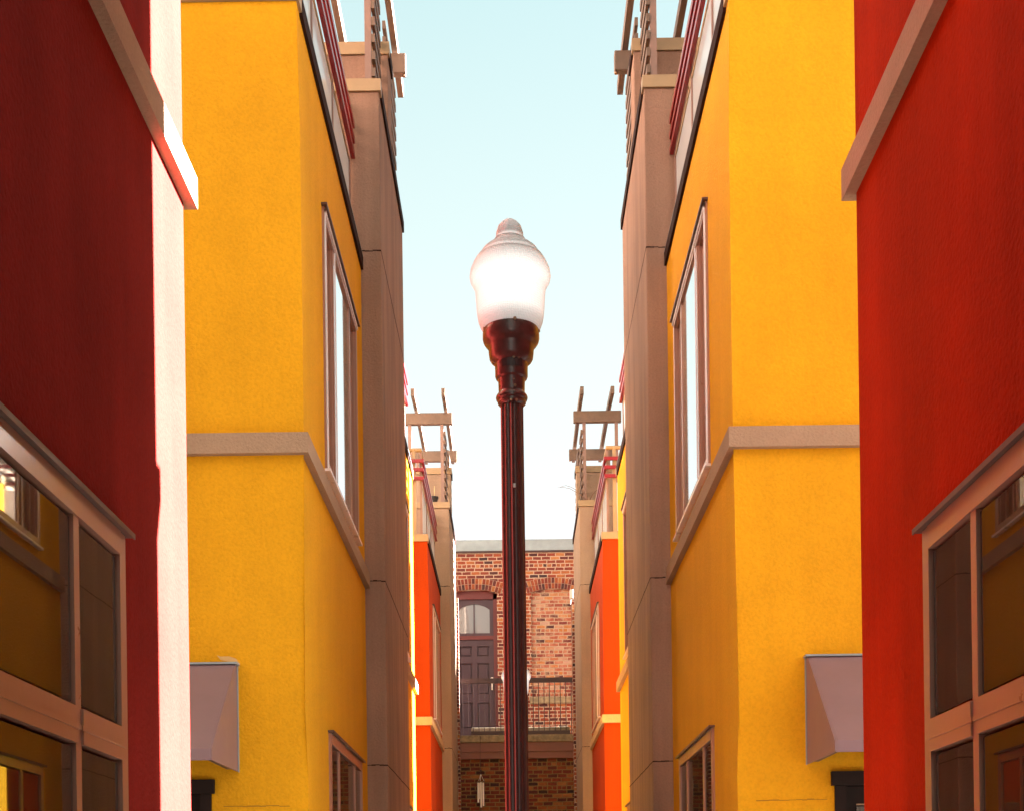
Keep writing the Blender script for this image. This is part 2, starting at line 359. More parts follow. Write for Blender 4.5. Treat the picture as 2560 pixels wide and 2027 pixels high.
def house(sg, k0, k1, wall, pil, band, label):
    back = (0.112 if sg < 0 else 0.104) * K if 'red' in wall else WIN0
    y0, y1 = k0 * K, k1 * K
    org = (sg * A, y0, 0)
    H = empty('terrace_house', org, label, 'house')
    pf, pe = y0 + PF, y0 + PE
    hasback = y1 > pe + 0.5
    ww = [(y0 + WIN0, y0 + WIN1)] + ([(y1 - back - WIN1 + WIN0, y1 - back)] if hasback else [])
    holes = [(a, b, z[0], z[1]) for a, b in ww for z in ((0.95, 3.0), (5.06, 7.10))]
    zs = [0, ZP, 2.52]
    for h in holes: zs += [h[2], h[3]]
    m = MB(org, sg)
    grid_wall(m, 'x', A, [y0, y1], zs, holes, 0.09)
    dh = (2.165, 3.15, 0.12, 2.52)
    grid_wall(m, 'y', y0, [A, OUT], zs, [dh], 0.12)
    grid_wall(m, 'y', y1, [A, OUT], zs, [], 0)
    grid_wall(m, 'x', OUT, [y0, y1], zs, [], 0)
    f = [m.v(*c) for c in ((A, y0, ZP), (OUT, y0, ZP), (OUT, y1, ZP), (A, y1, ZP))]; m.bm.faces.new(f)
    bmesh.ops.remove_doubles(m.bm, verts=m.bm.verts, dist=0.0005)
    ce = [e for e in m.bm.edges if all(abs(abs(v.co.x + org[0]) - A) < 1e-4 and (abs(v.co.y) < 1e-4 or abs(v.co.y - (y1 - y0)) < 1e-4) for v in e.verts) and abs(e.verts[0].co.y - e.verts[1].co.y) < 1e-4]
    bmesh.ops.bevel(m.bm, geom=ce, offset=0.014, segments=3, affect='EDGES', profile=0.5)
    m.build('wall', wall, H)
    if 'red' in wall:
        MB(org, sg).box(A + 0.03, OUT - 0.03, y1 + 0.001, y1 + 0.005, 0.01, ZP - 0.01).build('bounce_panel', 'bounce_cut', H)  # unseen panel added over the red end face to cut its bounce
    # set-back storey out of view, added to shade the alley walls
    MB(org, sg).box(4.2, OUT - 0.3, y0 + 0.01, y1 - 0.01, ZP + 0.003, 14.1).build('shading_storey', pil, H)
    # string course: wraps the corner
    e = 0.05
    m = MB(org, sg).prism([(A - e, y0 - e), (OUT, y0 - e), (OUT, y0 + 0.02), (A + 0.02, y0 + 0.02), (A + 0.02, pf), (A - e, pf)], ZB0, ZB1)
    m.build('string_course', band, H)
    if hasback:
        m = MB(org, sg).prism([(A - e, pe), (A + 0.02, pe), (A + 0.02, y1 - 0.02), (OUT, y1 - 0.02), (OUT, y1 + e), (A - e, y1 + e)], ZB0, ZB1)
        m.build('string_course', band, H)
    # windows
    for a, b in ww:
        side_window(H, org, sg, a, b, 0.95, 3.0, (2.165, 2.285))
        side_window(H, org, sg, a, b, 5.06, 7.10, None, sky=True)
    # pilaster tower
    PT = MB(org, sg).box(AP, 2.35, pf, pe, 0, 9.66, bev=0.012).build('pilaster', pil, H)
    MB(org, sg).box(AP - 0.018, 2.37, pf - 0.02, pf + 0.10, 9.662, 9.78).build('coping', 'coping', PT)
    m = MB(org, sg)
    m.box(AP - 0.02, AP + 0.1, pf + 0.101, pe + 0.02, 9.645, 9.765); m.box(AP + 0.101, 2.37, pf + 0.101, pe + 0.02, 9.662, 9.762)
    m.build('side_flashing', 'flash', PT)
    for z in (8.09, 4.845, 3.035):
        m = MB(org, sg)
        n = 14
        for i in range(n):
            ya = pf + (pe - pf) * i / n; yb = pf + (pe - pf) * (i + 1) / n
            dz = random.uniform(-0.003, 0.003)
            m.box(AP - 0.0025, AP + 0.002, ya, yb, z + dz, z + dz + 0.008)
        for i in range(5):
            xa = AP + 0.2 * i / 5; dz = random.uniform(-0.004, 0.004)
            m.box(xa, xa + 0.04, pf - 0.0025, pf + 0.002, z + dz, z + dz + random.uniform(0.006, 0.014))
        m.build('render_joint', 'flash', PT)
    # taller fin wall
    FN = MB(org, sg).box(AP, 2.45, y0 + 0.525 * K, y0 + 0.566 * K, 9.7, 10.67, bev=0.01).build('fin_wall', pil, H)
    m = MB(org, sg)
    m.box(AP - 0.02, 2.47, y0 + 0.525 * K - 0.02, y0 + 0.525 * K + 0.06, 10.672, 10.80).build('coping', 'coping', FN)
    MB(org, sg).box(AP - 0.02, 2.47, y0 + 0.525 * K + 0.061, y0 + 0.566 * K + 0.02, 10.66, 10.79).build('side_flashing', 'flash', FN)
    # parapet coping
    def cop(ya, yb, front, back):
        m = MB(org, sg)
        if front: m.box(A - 0.02, OUT, ya - 0.022, ya + 0.12, ZP + 0.002, ZP + 0.12)
        if back: m.box(A - 0.02, OUT, yb - 0.12, yb + 0.022, ZP + 0.002, ZP + 0.12)
        m.build('coping', 'coping', H)
        m = MB(org, sg)
        a = ya + 0.121 if front else ya; b = yb - 0.121 if back else yb
        m.box(A - 0.024, A + 0.12, a, b, ZP - 0.02, ZP + 0.105)
        m.build('side_flashing', 'flash', H)
        m = MB(org, sg); m.box(A - 0.0245, A + 0.12, a, b, ZP + 0.107, ZP + 0.113); m.build('flashing_cap', 'whitemetal', H)
    cop(y0, pf, True, False)
    if hasback: cop(pe, y1, False, True)
    # guard on the parapet
    xr = A + 0.06
    def guard(ya, yb, front, back):
        G = MB(org, sg)
        for z in (8.99, 9.14, 9.29):
            G.box(xr - 0.02, xr + 0.02, ya + 0.0, yb - 0.02, z, z + 0.055)
            if front: G.box(xr + 0.02, 4.15, ya, ya + 0.04, z, z + 0.055)
            if back: G.box(xr + 0.02, 4.15, yb - 0.06, yb - 0.02, z, z + 0.055)
        g = G.build('guard_rail', 'redrail', H)
        n = 3; P = []
        ys = [ya + 0.12 + (yb - ya - 0.2) * i / n for i in range(n + 1)]
        for y in ys:
            MB(org, sg).box(xr + 0.022, xr + 0.062, y - 0.02, y + 0.02, ZP + 0.118, 9.5).build('post', 'post', g)
        for a, b in zip(ys, ys[1:]):
            MB(org, sg).box(xr + 0.035, xr + 0.047, a + 0.022, b - 0.022, ZP + 0.17, 8.93).build('glass_panel', 'frost', g)
            MB(org, sg).box(xr + 0.026, xr + 0.056, a + 0.022, b - 0.022, 8.932, 8.965).build('glazing_rail', 'coping', g)
        MB(org, sg).tube([(xr + 0.045, ya + 0.08, 9.53), (xr + 0.045, yb - 0.04, 9.53)], 0.03).build('handrail', 'coping', g)
        for on, yy in ((front, ya + 0.10), (back, yb - 0.12)):
            if not on: continue
            MB(org, sg).tube([(xr + 0.02, yy, 9.53), (4.15, yy, 9.53)], 0.036).build('handrail', 'coping', g)
            for x in (xr + 0.16, 2.4, 3.2):
                MB(org, sg).box(x - 0.03, x + 0.03, yy - 0.03, yy + 0.03, ZP + 0.118, 9.5).build('post', 'coping', g)
            for xa, xb in ((xr + 0.2, 2.36), (2.44, 3.16), (3.24, 4.1)):
                MB(org, sg).box(xa, xb, yy - 0.006, yy + 0.006, ZP + 0.17, 8.93).build('glass_panel', 'frost', g)
    guard(y0, pf, True, False)
    if hasback: guard(pe, y1, False, True)
    # awning over the front door
    xa, xb = 1.975, 3.42; d = 0.79
    def prof(x): return [(x, y0 - 0.004, 3.315), (x, y0 - 0.004, 2.585), (x, y0 - d, 2.575), (x, y0 - d, 2.645), (x, y0 - 0.07, 3.315)]
    t = 0.012; cheeks = []
    for x in (xa, xb - t):
        m = MB(org, sg); a = [m.v(*p) for p in prof(x)]; b = [m.v(p[0] + t, p[1], p[2]) for p in prof(x)]
        m.bm.faces.new(a); m.bm.faces.new(b)
        for i in range(5): m.bm.faces.new((a[i], a[(i + 1) % 5], b[(i + 1) % 5], b[i]))
        cheeks.append(m)
    m = MB(org, sg)
    p = [(y0 - 0.004, 3.317), (y0 - 0.07, 3.317), (y0 - d - 0.002, 2.647), (y0 - d - 0.002, 2.573), (y0 - d + 0.01, 2.573), (y0 - d + 0.01, 2.64), (y0 - 0.07, 3.30), (y0 - 0.004, 3.30)]
    m.prism(p, xa + t, xb - t, axis='x'); AW = m.build('awning', 'awning', H)
    for q in cheeks: q.build('side_panel', 'awning', AW)
    m = MB(org, sg)
    for x in (xa + 0.05, xa + 0.5, xa + 0.95, xb - 0.08): m.box(x, x + 0.03, y0 - d + 0.02, y0 - 0.01, 2.60, 2.64)
    m.box(xa + 0.05, xb - 0.05, y0 - 0.45, y0 - 0.40, 2.641, 2.67)
    m.build('brace', 'wood', AW)
    m = MB(org, sg).box(xa - 0.015, xb + 0.015, y0 - 0.085, y0 - 0.003, 3.319, 3.332).box(xa - 0.006, xa - 0.001, y0 - 0.02, y0 - 0.001, 2.58, 3.319)
    m.build('sealant_strip', 'whitemetal', AW)
    # front door
    D = MB(org, sg).box(2.245, 3.07, y0 + 0.06, y0 + 0.10, 0.13, 2.43).build('door', 'door', H)
    MB(org, sg).box(2.166, 2.244, y0 - 0.015, y0 + 0.10, 0.12, 2.43).box(3.071, 3.15, y0 - 0.015, y0 + 0.10, 0.12, 2.43).box(2.14, 3.17, y0 - 0.035, y0 + 0.10, 2.432, 2.53).build('frame', 'door', D)
    MB(org, sg).box(2.33, 2.98, y0 + 0.052, y0 + 0.058, 2.30, 2.31).build('trim_line', 'bolt', D)
    MB(org, sg).box(2.33, 2.98, y0 + 0.05, y0 + 0.059, 0.9, 2.29).build('pane', 'pane', D)
    MB(org, sg).tube([(2.29, y0 + 0.02, 1.05), (2.29, y0 + 0.02, 1.25)], 0.012).build('handle', 'bolt', D)
    MB(org, sg).box(2.0, 3.3, y0 - 0.9, y0 - 0.003, 0.0, 0.12).build('doorstep', 'concrete', H)
    return H

def pergola(sg, k0, label):
    y0 = k0 * K; org = (sg * 1.45, y0 + 0.459 * K, 9.78)
    T = empty('pergola', org, label, 'pergola', 'timber pergolas on the house roofs')
    yb1, yb2 = y0 + 0.459 * K, y0 + 0.700 * K
    for y in (yb1, yb2):
        MB(org, sg).box(1.23, 2.20, y - 0.05, y + 0.05, 11.47, 11.70, bev=0.012).build('beam', 'wood', T)
    ya, yz = y0 + 0.352 * K, y0 + 0.785 * K
    for x in (1.36, 1.96):
        m = MB(org, sg); n = 10; lo = []; hi = []
        for s in (x - 0.035, x + 0.035):
            r = []
            for i in range(n + 1):
                t = i / n; z = 11.702 + 0.055 * math.sin(math.pi * t) - 0.02 * (abs(2 * t - 1) ** 3)
                y = ya + (yz - ya) * t
                r.append((m.v(s, y, z), m.v(s, y, z + 0.14)))
            lo.append(r)
        a, b = lo
        for i in range(n):
            m.bm.faces.new((a[i][0], a[i + 1][0], a[i + 1][1], a[i][1])); m.bm.faces.new((b[i][0], b[i][1], b[i + 1][1], b[i + 1][0]))
            m.bm.faces.new((a[i][0], b[i][0], b[i + 1][0], a[i + 1][0])); m.bm.faces.new((a[i][1], a[i + 1][1], b[i + 1][1], b[i][1]))
        for i in (0, n): m.bm.faces.new((a[i][0], a[i][1], b[i][1], b[i][0]))
        m.build('rafter', 'wood', T)
    for y in (yb1, yb2 - 0.02):
        for x in (1.445, 2.1):
            MB(org, sg).box(x - 0.033, x + 0.033, y - 0.033, y + 0.033, 9.785, 11.468).build('post', 'post', T)
    zz = 9.86; k = 0
    while zz < 11.3:
        MB(org, sg).box(1.372, 1.408, yb1 - 0.05, y0 + 0.523 * K - 0.02, zz, zz + 0.085).build('slat', 'wood', T)
        MB(org, sg).box(1.362, 1.398, y0 + 0.568 * K + 0.03, yb2 + 0.06, zz, zz + 0.085).build('slat', 'wood', T)
        zz += 0.172
    MB(org, sg).tube([(1.25, yb2, 11.45), (1.25, yb2, 11.468)], 0.02).build('bracket', 'bolt', T)
    return T

HS = {}
HS['rl'] = house(-1, -0.4653, 0.6447, 'red', 'brown', 'band', 'dark red stucco house at the left edge with the sunlit cream corner strip')
HS['rr'] = house(1, -0.4653, 0.6447, 'rustred', 'brown', 'band', 'bright red stucco house at the right edge, wholly in shade')
HS['yl'] = house(-1, 1.0, 2.11, 'yellow', 'brown', 'band', 'yellow stucco house with brown pilaster behind the left red house')
HS['yr'] = house(1, 1.0, 2.11, 'yellow', 'brown', 'band', 'yellow stucco house with brown pilaster behind the right red house')
HS['ol'] = house(-1, 2.466, 3.176, 'orange', 'tan', 'cream_band', 'distant orange stucco house with tan pilaster left of the lamp post')
HS['or'] = house(1, 2.466, 3.176, 'orange', 'tan', 'cream_band', 'distant orange stucco house with tan pilaster right of the lamp post')
pergola(-1, 1.0, 'brown timber pergola cut off by the top of the photo on the left yellow house')
pergola(1, 1.0, 'brown timber pergola cut off by the top of the photo on the right yellow house')
pergola(-1, 2.466, 'whole brown timber pergola seen against the sky on the left orange house')
pergola(1, 2.466, 'whole brown timber pergola seen against the sky on the right orange house')

# ------------------------------------------------------------------ street lamps
LS = 0.863
def lamp(x, y, label):
    org = (x, y, 0)
    T = empty('street_lamp', org, label, 'street lamp', 'acorn street lamps down the middle of the alley')
    def rz(lst): # measured profile (row, half width) to metres
        return [(r / (1678.0 / LS), 1.6 + (1915 - (520 + v / 3.1625) * 0.8426) / (447.0 / LS)) for v, r in lst]
    gl = rz([(98, 12), (101, 38), (112, 46), (122, 66), (150, 90), (200, 106), (240, 110), (254, 112), (258, 124), (268, 128), (300, 150), (322, 190), (345, 216), (368, 232), (386, 240), (396, 241), (399, 256), (406, 262), (425, 275), (450, 290), (500, 312), (550, 320), (575, 315), (600, 302), (625, 288), (650, 279), (700, 274), (800, 268), (850, 264), (900, 255), (940, 240), (975, 218), (1000, 195)])
    zb = gl[-1][1]
    m = MB((x, y, zb)); m.lathe([(r, z) for r, z in reversed(gl)], (x, y), 64, caps=False)
    g = link('globe', m.bm, 'globe', T, True, (0, 0, zb))
    m = MB((x, y, 0)); m.lathe([(0.02, zb), (0.03, zb + 0.05), (0.055, zb + 0.10), (0.06, zb + 0.18), (0.035, zb + 0.26), (0.01, zb + 0.28)], (x, y), 20)
    m.build('bulb', 'bulb', T, True)
    ct = rz([(955, 205), (958, 214), (975, 220), (1000, 224), (1040, 224), (1065, 217), (1085, 203), (1100, 186), (1112, 180), (1150, 178), (1195, 172), (1215, 160), (1232, 140), (1240, 131), (1300, 129), (1335, 129), (1350, 123), (1362, 109), (1372, 106), (1460, 103), (1475, 112), (1488, 122), (1503, 126), (1518, 122), (1528, 112), (1545, 112), (1556, 104), (1565, 90)])
    m = MB(org); m.lathe(ct, (x, y), 56); cap = m.build('collar', 'lamp', T, True)
    z0 = ct[-1][1]
    fl = lambda t: 1 - 0.15 * abs(math.sin(t * 6 + 0.35))
    m = MB(org); m.lathe([(0.047, z0 + 0.01), (0.0483, 2.2), (0.052, 1.05)], (x, y), 168, mod=fl); m.build('pole', 'lamp', T, True)
    m = MB(org); m.lathe([(0.054, 1.05), (0.085, 1.03), (0.09, 0.98), (0.075, 0.93), (0.10, 0.75), (0.13, 0.45), (0.15, 0.25), (0.17, 0.22), (0.17, 0.12), (0.20, 0.10), (0.20, 0.006)], (x, y), 40)
    m.build('base', 'lamp', T, True)
    def dz(v): return 1.6 + (1915 - (520 + v / 3.1625) * 0.8426) / (447.0 / LS)
    m = MB(org); pr = 131 / 1678 * LS
    pts = []
    for i in range(9):
        t = R(-90 - 32 + 71 * i / 8)
        pts.append((t, pr + 0.002))
    for (t0, r0), (t1, r1) in zip(pts, pts[1:]):
        q = [m.v(x + r0 * math.cos(t0), y + r0 * math.sin(t0), dz(1300)), m.v(x + r1 * math.cos(t1), y + r1 * math.sin(t1), dz(1300)), m.v(x + r1 * math.cos(t1), y + r1 * math.sin(t1), dz(1235)), m.v(x + r0 * math.cos(t0), y + r0 * math.sin(t0), dz(1235))]
        m.bm.faces.new(q)
    pl = m.build('access_plate', 'darkiron', T)
    for (v, r, deg, s) in ((975, 222, -82, 0.007), (985, 222, -160, 0.006), (990, 224, -8, 0.006), (1235, 133, -82, 0.005), (1235, 133, -65, 0.005), (1395, 106, -80, 0.003), (1443, 105, -76, 0.006), (1555, 106, -93, 0.005), (1555, 106, -70, 0.005)):
        t = R(deg); rr = r / 1678 * LS
        m = MB(org); c = Vector((x + rr * math.cos(t), y + rr * math.sin(t), dz(v))); n = Vector((math.cos(t), math.sin(t), 0))
        m.tube([tuple(c - n * 0.003), tuple(c + n * 0.004)], s, 8); m.build('screw', 'bolt', T)
    if label.startswith('oxblood'):
        MB(org).box(x + 0.001, x + 0.011, y - 0.0495, y - 0.0445, 3.302, 3.318).build('sticker', 'whitebox', T)
    return T
lamp(-0.048, 0.678 * LS * K, 'oxblood acorn street lamp standing in front, its whole globe lit against the sky')
lamp(-0.028, 1.84 * LS * K, 'farther acorn street lamp almost hidden behind the front lamp post, white globe edges showing')

# ------------------------------------------------------------------ brick building at the end
YB = 3.45 * K; YL = 3.22 * K; cx = -0.056
def zy(v, s): return 1.6 + (1915 - v) / s
SB = 303 / 3.45
org = (0, YB, 0)
B = empty('brick_building', org, 'old red brick building with arched openings closing the end of the alley', 'building')
m = MB(org)
DX0, DX1 = -1.55, -0.432      # door opening
IX0, IX1 = 0.39, 1.45         # bricked-up opening
zsp = 9.20; zcr = 9.285
def arch_pts(x0, x1, n=12, rise=zcr - zsp, base=zsp):
    c = (x0 + x1) / 2; h = (x1 - x0) / 2; rad = (h * h + rise * rise) / (2 * rise)
    out = []
    for i in range(n + 1):
        x = x0 + (x1 - x0) * i / n
        out.append((x, base + rise - rad + math.sqrt(rad * rad - (x - c) ** 2)))
    return out, c, rad, base + rise - rad
def quad(pts, y=YB): m.bm.faces.new([m.v(p[0], y, p[1]) for p in pts])
ZT = 10.19
xs_all = [-9, DX0, DX1, IX0, IX1, 9]
quad([(-9, 0), (DX0, 0), (DX0, zsp), (-9, zsp)]); quad([(DX1, 0), (IX0, 0), (IX0, zsp), (DX1, zsp)]); quad([(IX1, 0), (9, 0), (9, zsp), (IX1, zsp)])
quad([(-9, zsp), (DX0, zsp), (DX0, ZT), (-9, ZT)]); quad([(DX1, zsp), (IX0, zsp), (IX0, ZT), (DX1, ZT)]); quad([(IX1, zsp), (9, zsp), (9, ZT), (IX1, ZT)])
quad([(DX0, 0), (DX1, 0), (DX1, 5.7), (DX0, 5.7)]); quad([(IX0, 0), (IX1, 0), (IX1, 6.54), (IX0, 6.54)])
for x0, x1, dep in ((DX0, DX1, 0.22), (IX0, IX1, 0.06)):
    ap, c, rad, cz = arch_pts(x0, x1)
    for p, q in zip(ap, ap[1:]):
        quad([p, q, (q[0], ZT), (p[0], ZT)])
        m.bm.faces.new([m.v(p[0], YB, p[1]), m.v(q[0], YB, q[1]), m.v(q[0], YB + dep, q[1]), m.v(p[0], YB + dep, p[1])])
    zb = 5.7 if dep > 0.1 else 6.54
    for x in (x0, x1): m.bm.faces.new([m.v(x, YB, zb), m.v(x, YB, zsp), m.v(x, YB + dep, zsp), m.v(x, YB + dep, zb)])
W = m.build('wall', 'brick', B)
MB(org).box(-9, 9, YB + 0.3, YB + 8, 0, ZT - 0.01).build('rear_body', 'brick', B)
MB(org).box(-9, 9, YB - 0.05, YB + 0.35, ZT + 0.01, 10.46).build('parapet_cladding', 'whitemetal', B)
MB(org).box(-9, 9, YB - 0.03, YB + 0.3, ZT - 0.03, ZT + 0.008).build('parapet_shadow_gap', 'darkiron', B)
for x0, x1 in ((DX0, DX1), (IX0, IX1)):
    ap, c, rad, cz = arch_pts(x0 - 0.02, x1 + 0.02)
    h = (x1 - x0) / 2 + 0.09; a0 = math.asin(h / rad)
    m = MB(org)
    back = MB(org)
    for ring, (ra, rb) in enumerate(((rad + 0.004, rad + 0.128), (rad + 0.140, rad + 0.262))):
        n = 17
        for i in range(n):
            t0 = -a0 + 2 * a0 * (i + 0.10) / n; t1 = -a0 + 2 * a0 * (i + 0.90) / n
            pts = [(c + r * math.sin(t + random.uniform(-0.0008, 0.0008)), cz + r * math.cos(t)) for t, r in ((t0, ra), (t1, ra), (t1, rb), (t0, rb))]
            yy = YB - 0.012 - random.uniform(0, 0.006)
            m.prism(pts, yy, YB - 0.002, axis='y')
    n = 20
    for i in range(n):
        t0 = -a0 + 2 * a0 * i / n; t1 = -a0 + 2 * a0 * (i + 1) / n
        pts = [(c + r * math.sin(t), cz + r * math.cos(t)) for t, r in ((t0, rad), (t1, rad), (t1, rad + 0.27), (t0, rad + 0.27))]
        back.bm.faces.new([back.v(p[0], YB - 0.004, p[1]) for p in pts])
    ar = m.build('brick_arch', 'archbrick', B)
    back.build('arch_mortar', 'mortar', ar)
# bricked-up arch infill
m = MB(org); ap, c, rad, cz = arch_pts(IX0, IX1)
m.bm.faces.new([m.v(IX0, YB + 0.06, 6.54), m.v(IX1, YB + 0.06, 6.54)] + [m.v(p[0], YB + 0.06, p[1]) for p in reversed(ap)])
m.build('brick_infill', 'infill', B)
MB(org).box(IX0 - 0.06, IX1 + 0.06, YB - 0.05, YB + 0.05, 6.54, 6.685, bev=0.01).build('stone_sill', 'stone', B)
# door with arched transom
yd = YB + 0.14
D = MB(org)
xl, xr_ = DX0 + 0.10, DX1 - 0.09
D.box(DX0, xl, yd - 0.04, yd + 0.08, 5.7, zsp); D.box(xr_, DX1, yd - 0.04, yd + 0.08, 5.7, zsp)
D.box(xl, xr_, yd - 0.03, yd + 0.08, 8.11, 8.20)
m2 = D
ap, c, rad, cz = arch_pts(DX0, DX1)
lo = [(p[0], 9.08) for p in ap]
for i in range(len(ap) - 1):
    m2.prism([lo[i], lo[i + 1], ap[i + 1], ap[i]], yd - 0.04, yd + 0.08, axis='y')
FR = D.build('door_frame', 'reddoorframe', B)
# transom sash with arched head
m = MB(org); tx0, tx1 = xl + 0.09, xr_ - 0.09
ta, tc, tr, tz = arch_pts(tx0, tx1, 12, 0.13, 8.84)
for i in range(len(ta) - 1):
    m.prism([(ta[i]), (ta[i + 1]), (ta[i + 1][0], 9.075), (ta[i][0], 9.075)], yd, yd + 0.04, axis='y')
m.box(xl, tx0, yd, yd + 0.04, 8.202, 9.075); m.box(tx1, xr_, yd, yd + 0.04, 8.202, 9.075); m.box(tx0, tx1, yd, yd + 0.04, 8.202, 8.27)
m.box((tx0 + tx1) / 2 - 0.014, (tx0 + tx1) / 2 + 0.014, yd - 0.002, yd + 0.035, 8.27, 8.96)
TS = m.build('transom_window', 'purple', B)
MB(org).box(tx0, tx1, yd + 0.02, yd + 0.026, 8.27, 8.97).build('pane', 'transom', TS)
# panelled door leaf
m = MB(org); d0, d1 = xl, xr_; zt, zb = 8.105, 5.76
sw = 0.11; mw = 0.12; pw = (d1 - d0 - 2 * sw - mw) / 2
m.box(d0, d1, yd + 0.04, yd + 0.07, zb, zt)
rows = [(zt - 0.15 - 0.25, zt - 0.15), (zt - 0.56 - 0.75, zt - 0.56), (zb + 0.22, zb + 0.22 + 0.62)]
DL = m.build('door', 'purple', B)
m = MB(org)
zc = [zb] + [q for r in sorted(rows) for q in r] + [zt]
for i in range(0, len(zc), 2): m.box(d0, d1, yd, yd + 0.038, zc[i], zc[i + 1])
for (za, zb_) in rows:
    m.box(d0, d0 + sw, yd, yd + 0.038, za, zb_); m.box(d1 - sw, d1, yd, yd + 0.038, za, zb_); m.box((d0 + d1) / 2 - mw / 2, (d0 + d1) / 2 + mw / 2, yd, yd + 0.038, za, zb_)
    for xx in (d0 + sw, (d0 + d1) / 2 + mw / 2): m.box(xx + 0.035, xx + pw - 0.035, yd + 0.016, yd + 0.039, za + 0.035, zb_ - 0.035, bev=0.007)
m.build('panel', 'purple', DL)
MB(org).box(d1 - 0.065, d1 - 0.035, yd - 0.02, yd - 0.001, 6.90, 7.20).tube([(d1 - 0.05, yd - 0.05, 6.93), (d1 - 0.05, yd - 0.05, 7.15)], 0.012).tube([(d1 - 0.09, yd - 0.05, 7.17), (d1 - 0.02, yd - 0.05, 7.17)], 0.014).build('handle', 'silver', DL)
# projecting ground floor, ledge and fascia
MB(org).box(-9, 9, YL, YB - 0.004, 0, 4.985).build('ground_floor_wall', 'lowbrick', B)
MB(org).box(-3.2, 3.2, YL - 0.05, YL - 0.003, 4.98, 5.13).box(-3.2, 3.2, YL - 0.075, YL - 0.003, 5.132, 5.34).build('fascia', 'mauve', B)
m = MB(org); m.box(-3.2, 3.2, YL - 0.11, YL + 0.35, 5.342, 5.50, bev=0.012); m.build('balcony_slab', 'stone', B)
MB(org).box(-9, 9, YL + 0.36, YB - 0.004, 4.99, 5.50).box(-9, -3.21, YL - 0.003, YL + 0.35, 4.99, 5.5).box(3.21, 9, YL - 0.003, YL + 0.35, 4.99, 5.5).build('roof_deck', 'stone', B)
MB(org).box(-1.02, 1.20, YL - 0.02, YL + 0.10, 5.503, 5.60).build('kerb_timber', 'darkiron', B)
MB(org).box(-1.02, 1.20, YL + 0.11, YL + 0.22, 5.503, 5.70, bev=0.02).build('stone_ledge', 'stone', B)
# balcony railing
RL = MB(org).box(-2.6, 2.6, YL + 0.01, YL + 0.06, 6.68, 6.79).build('railing', 'darkiron', B)
x = -2.55
while x < 2.6:
    MB(org).box(x - 0.009, x + 0.009, YL + 0.026, YL + 0.044, 5.56 if -1.02 < x < 1.2 else 5.505, 6.679).build('baluster', 'darkiron', RL)
    x += 0.122
# brick garden piers beside the facade
P1 = MB((-1.9, 3.19 * K, 0)).box(-2.6, -1.262, 3.19 * K, 3.212 * K, 0, 8.55).build('brick_pier', 'brick')
tag(P1, 'tall narrow brick pier with a sunlit edge left of the purple door', 'pier')
P2 = MB((1.9, 3.19 * K, 0)).box(1.262, 2.6, 3.19 * K, 3.236 * K, 0, 8.45).build('brick_pier', 'brick')
tag(P2, 'tall narrow brick pier at the right edge of the brick facade', 'pier')
o = (1.24, 3.19 * K - 0.05, 8.50)
T = empty('wall_light', o, 'small white box light on top of the right brick pier', 'light')
MB(o).box(1.21, 1.29, 3.19 * K - 0.12, 3.19 * K - 0.004, 8.46, 8.66, bev=0.012).build('housing', 'whitebox', T)
MB(o).tube([(1.24, 3.19 * K - 0.04, 8.46), (1.22, 3.19 * K - 0.10, 8.33)], 0.01).build('bracket', 'darkiron', T)

# wind chime
cxx, cyy = -0.81, YL - 0.22
o = (cxx, cyy, 4.0)
T = empty('wind_chime', o, 'wind chime with white metal tubes hanging below the balcony', 'wind chime')
MB(o).tube([(cxx, cyy, 5.45), (cxx - 0.01, cyy, 5.0), (cxx, cyy, 4.62)], 0.006, 6).box(cxx - 0.01, cxx + 0.01, cyy - 0.01, YL - 0.10, 5.44, 5.46).build('cord', 'darkiron', T)
MB(o).lathe([(0.0, 4.72), (0.02, 4.71), (0.026, 4.69), (0.0, 4.66)][::-1], (cxx, cyy), 12, caps=False).build('hook_ball', 'darkiron', T, True)
m = MB(o)
for a in range(3):
    t = R(20 + 120 * a); m.tube([(cxx, cyy, 4.62), (cxx + 0.075 * math.cos(t), cyy + 0.075 * math.sin(t), 4.46)], 0.004, 5)
m.build('hanger', 'silver', T)
MB(o).lathe([(0.09, 4.44), (0.09, 4.465)], (cxx, cyy), 20).build('top_disc', 'wood', T)
for i, (dx, dy, ln) in enumerate(((-0.062, -0.03, 0.44), (0.0, -0.07, 0.55), (0.05, -0.02, 0.52), (0.0, 0.06, 0.48), (-0.03, 0.04, 0.36))):
    MB(o).tube([(cxx + dx, cyy + dy, 4.43), (cxx + dx, cyy + dy, 4.43 - ln)], 0.020, 10).build('tube', 'silver', T, True)
MB(o).tube([(cxx + 0.01, cyy, 4.44), (cxx + 0.01, cyy, 3.72)], 0.004, 5).box(cxx - 0.01, cxx + 0.03, cyy - 0.005, cyy + 0.005, 3.70, 3.82).build('wind_catcher', 'wood', T)

m = MB((-1.9, K, 3.4))
m.prism([(-2.115, 3.395), (-2.09, 3.385), (-2.03, 3.386), (-1.985, 3.37), (-1.955, 3.335), (-1.962, 3.30), (-1.972, 3.33), (-1.995, 3.345), (-2.04, 3.35), (-2.09, 3.362)], K - 0.004, K - 0.0005, axis='y')
PA = m.build('plaster_patch', 'patch'); PA.parent = HS['yl']; PA.location = Vector((-1.9, K, 3.4)) - Vector(HS['yl'].location)
for key, sg in (('yl', -1), ('yr', 1)):
    m = MB((sg * A, K, 0), sg); xx = 1.62; zz = 2.335
    while xx < 2.08:
        L = random.uniform(0.03, 0.09); zz += random.uniform(-0.004, 0.004)
        m.box(xx, xx + L, K - 0.0022, K + 0.002, zz, zz + random.uniform(0.003, 0.007)); xx += L
    m.build('crack', 'jointline', HS[key])
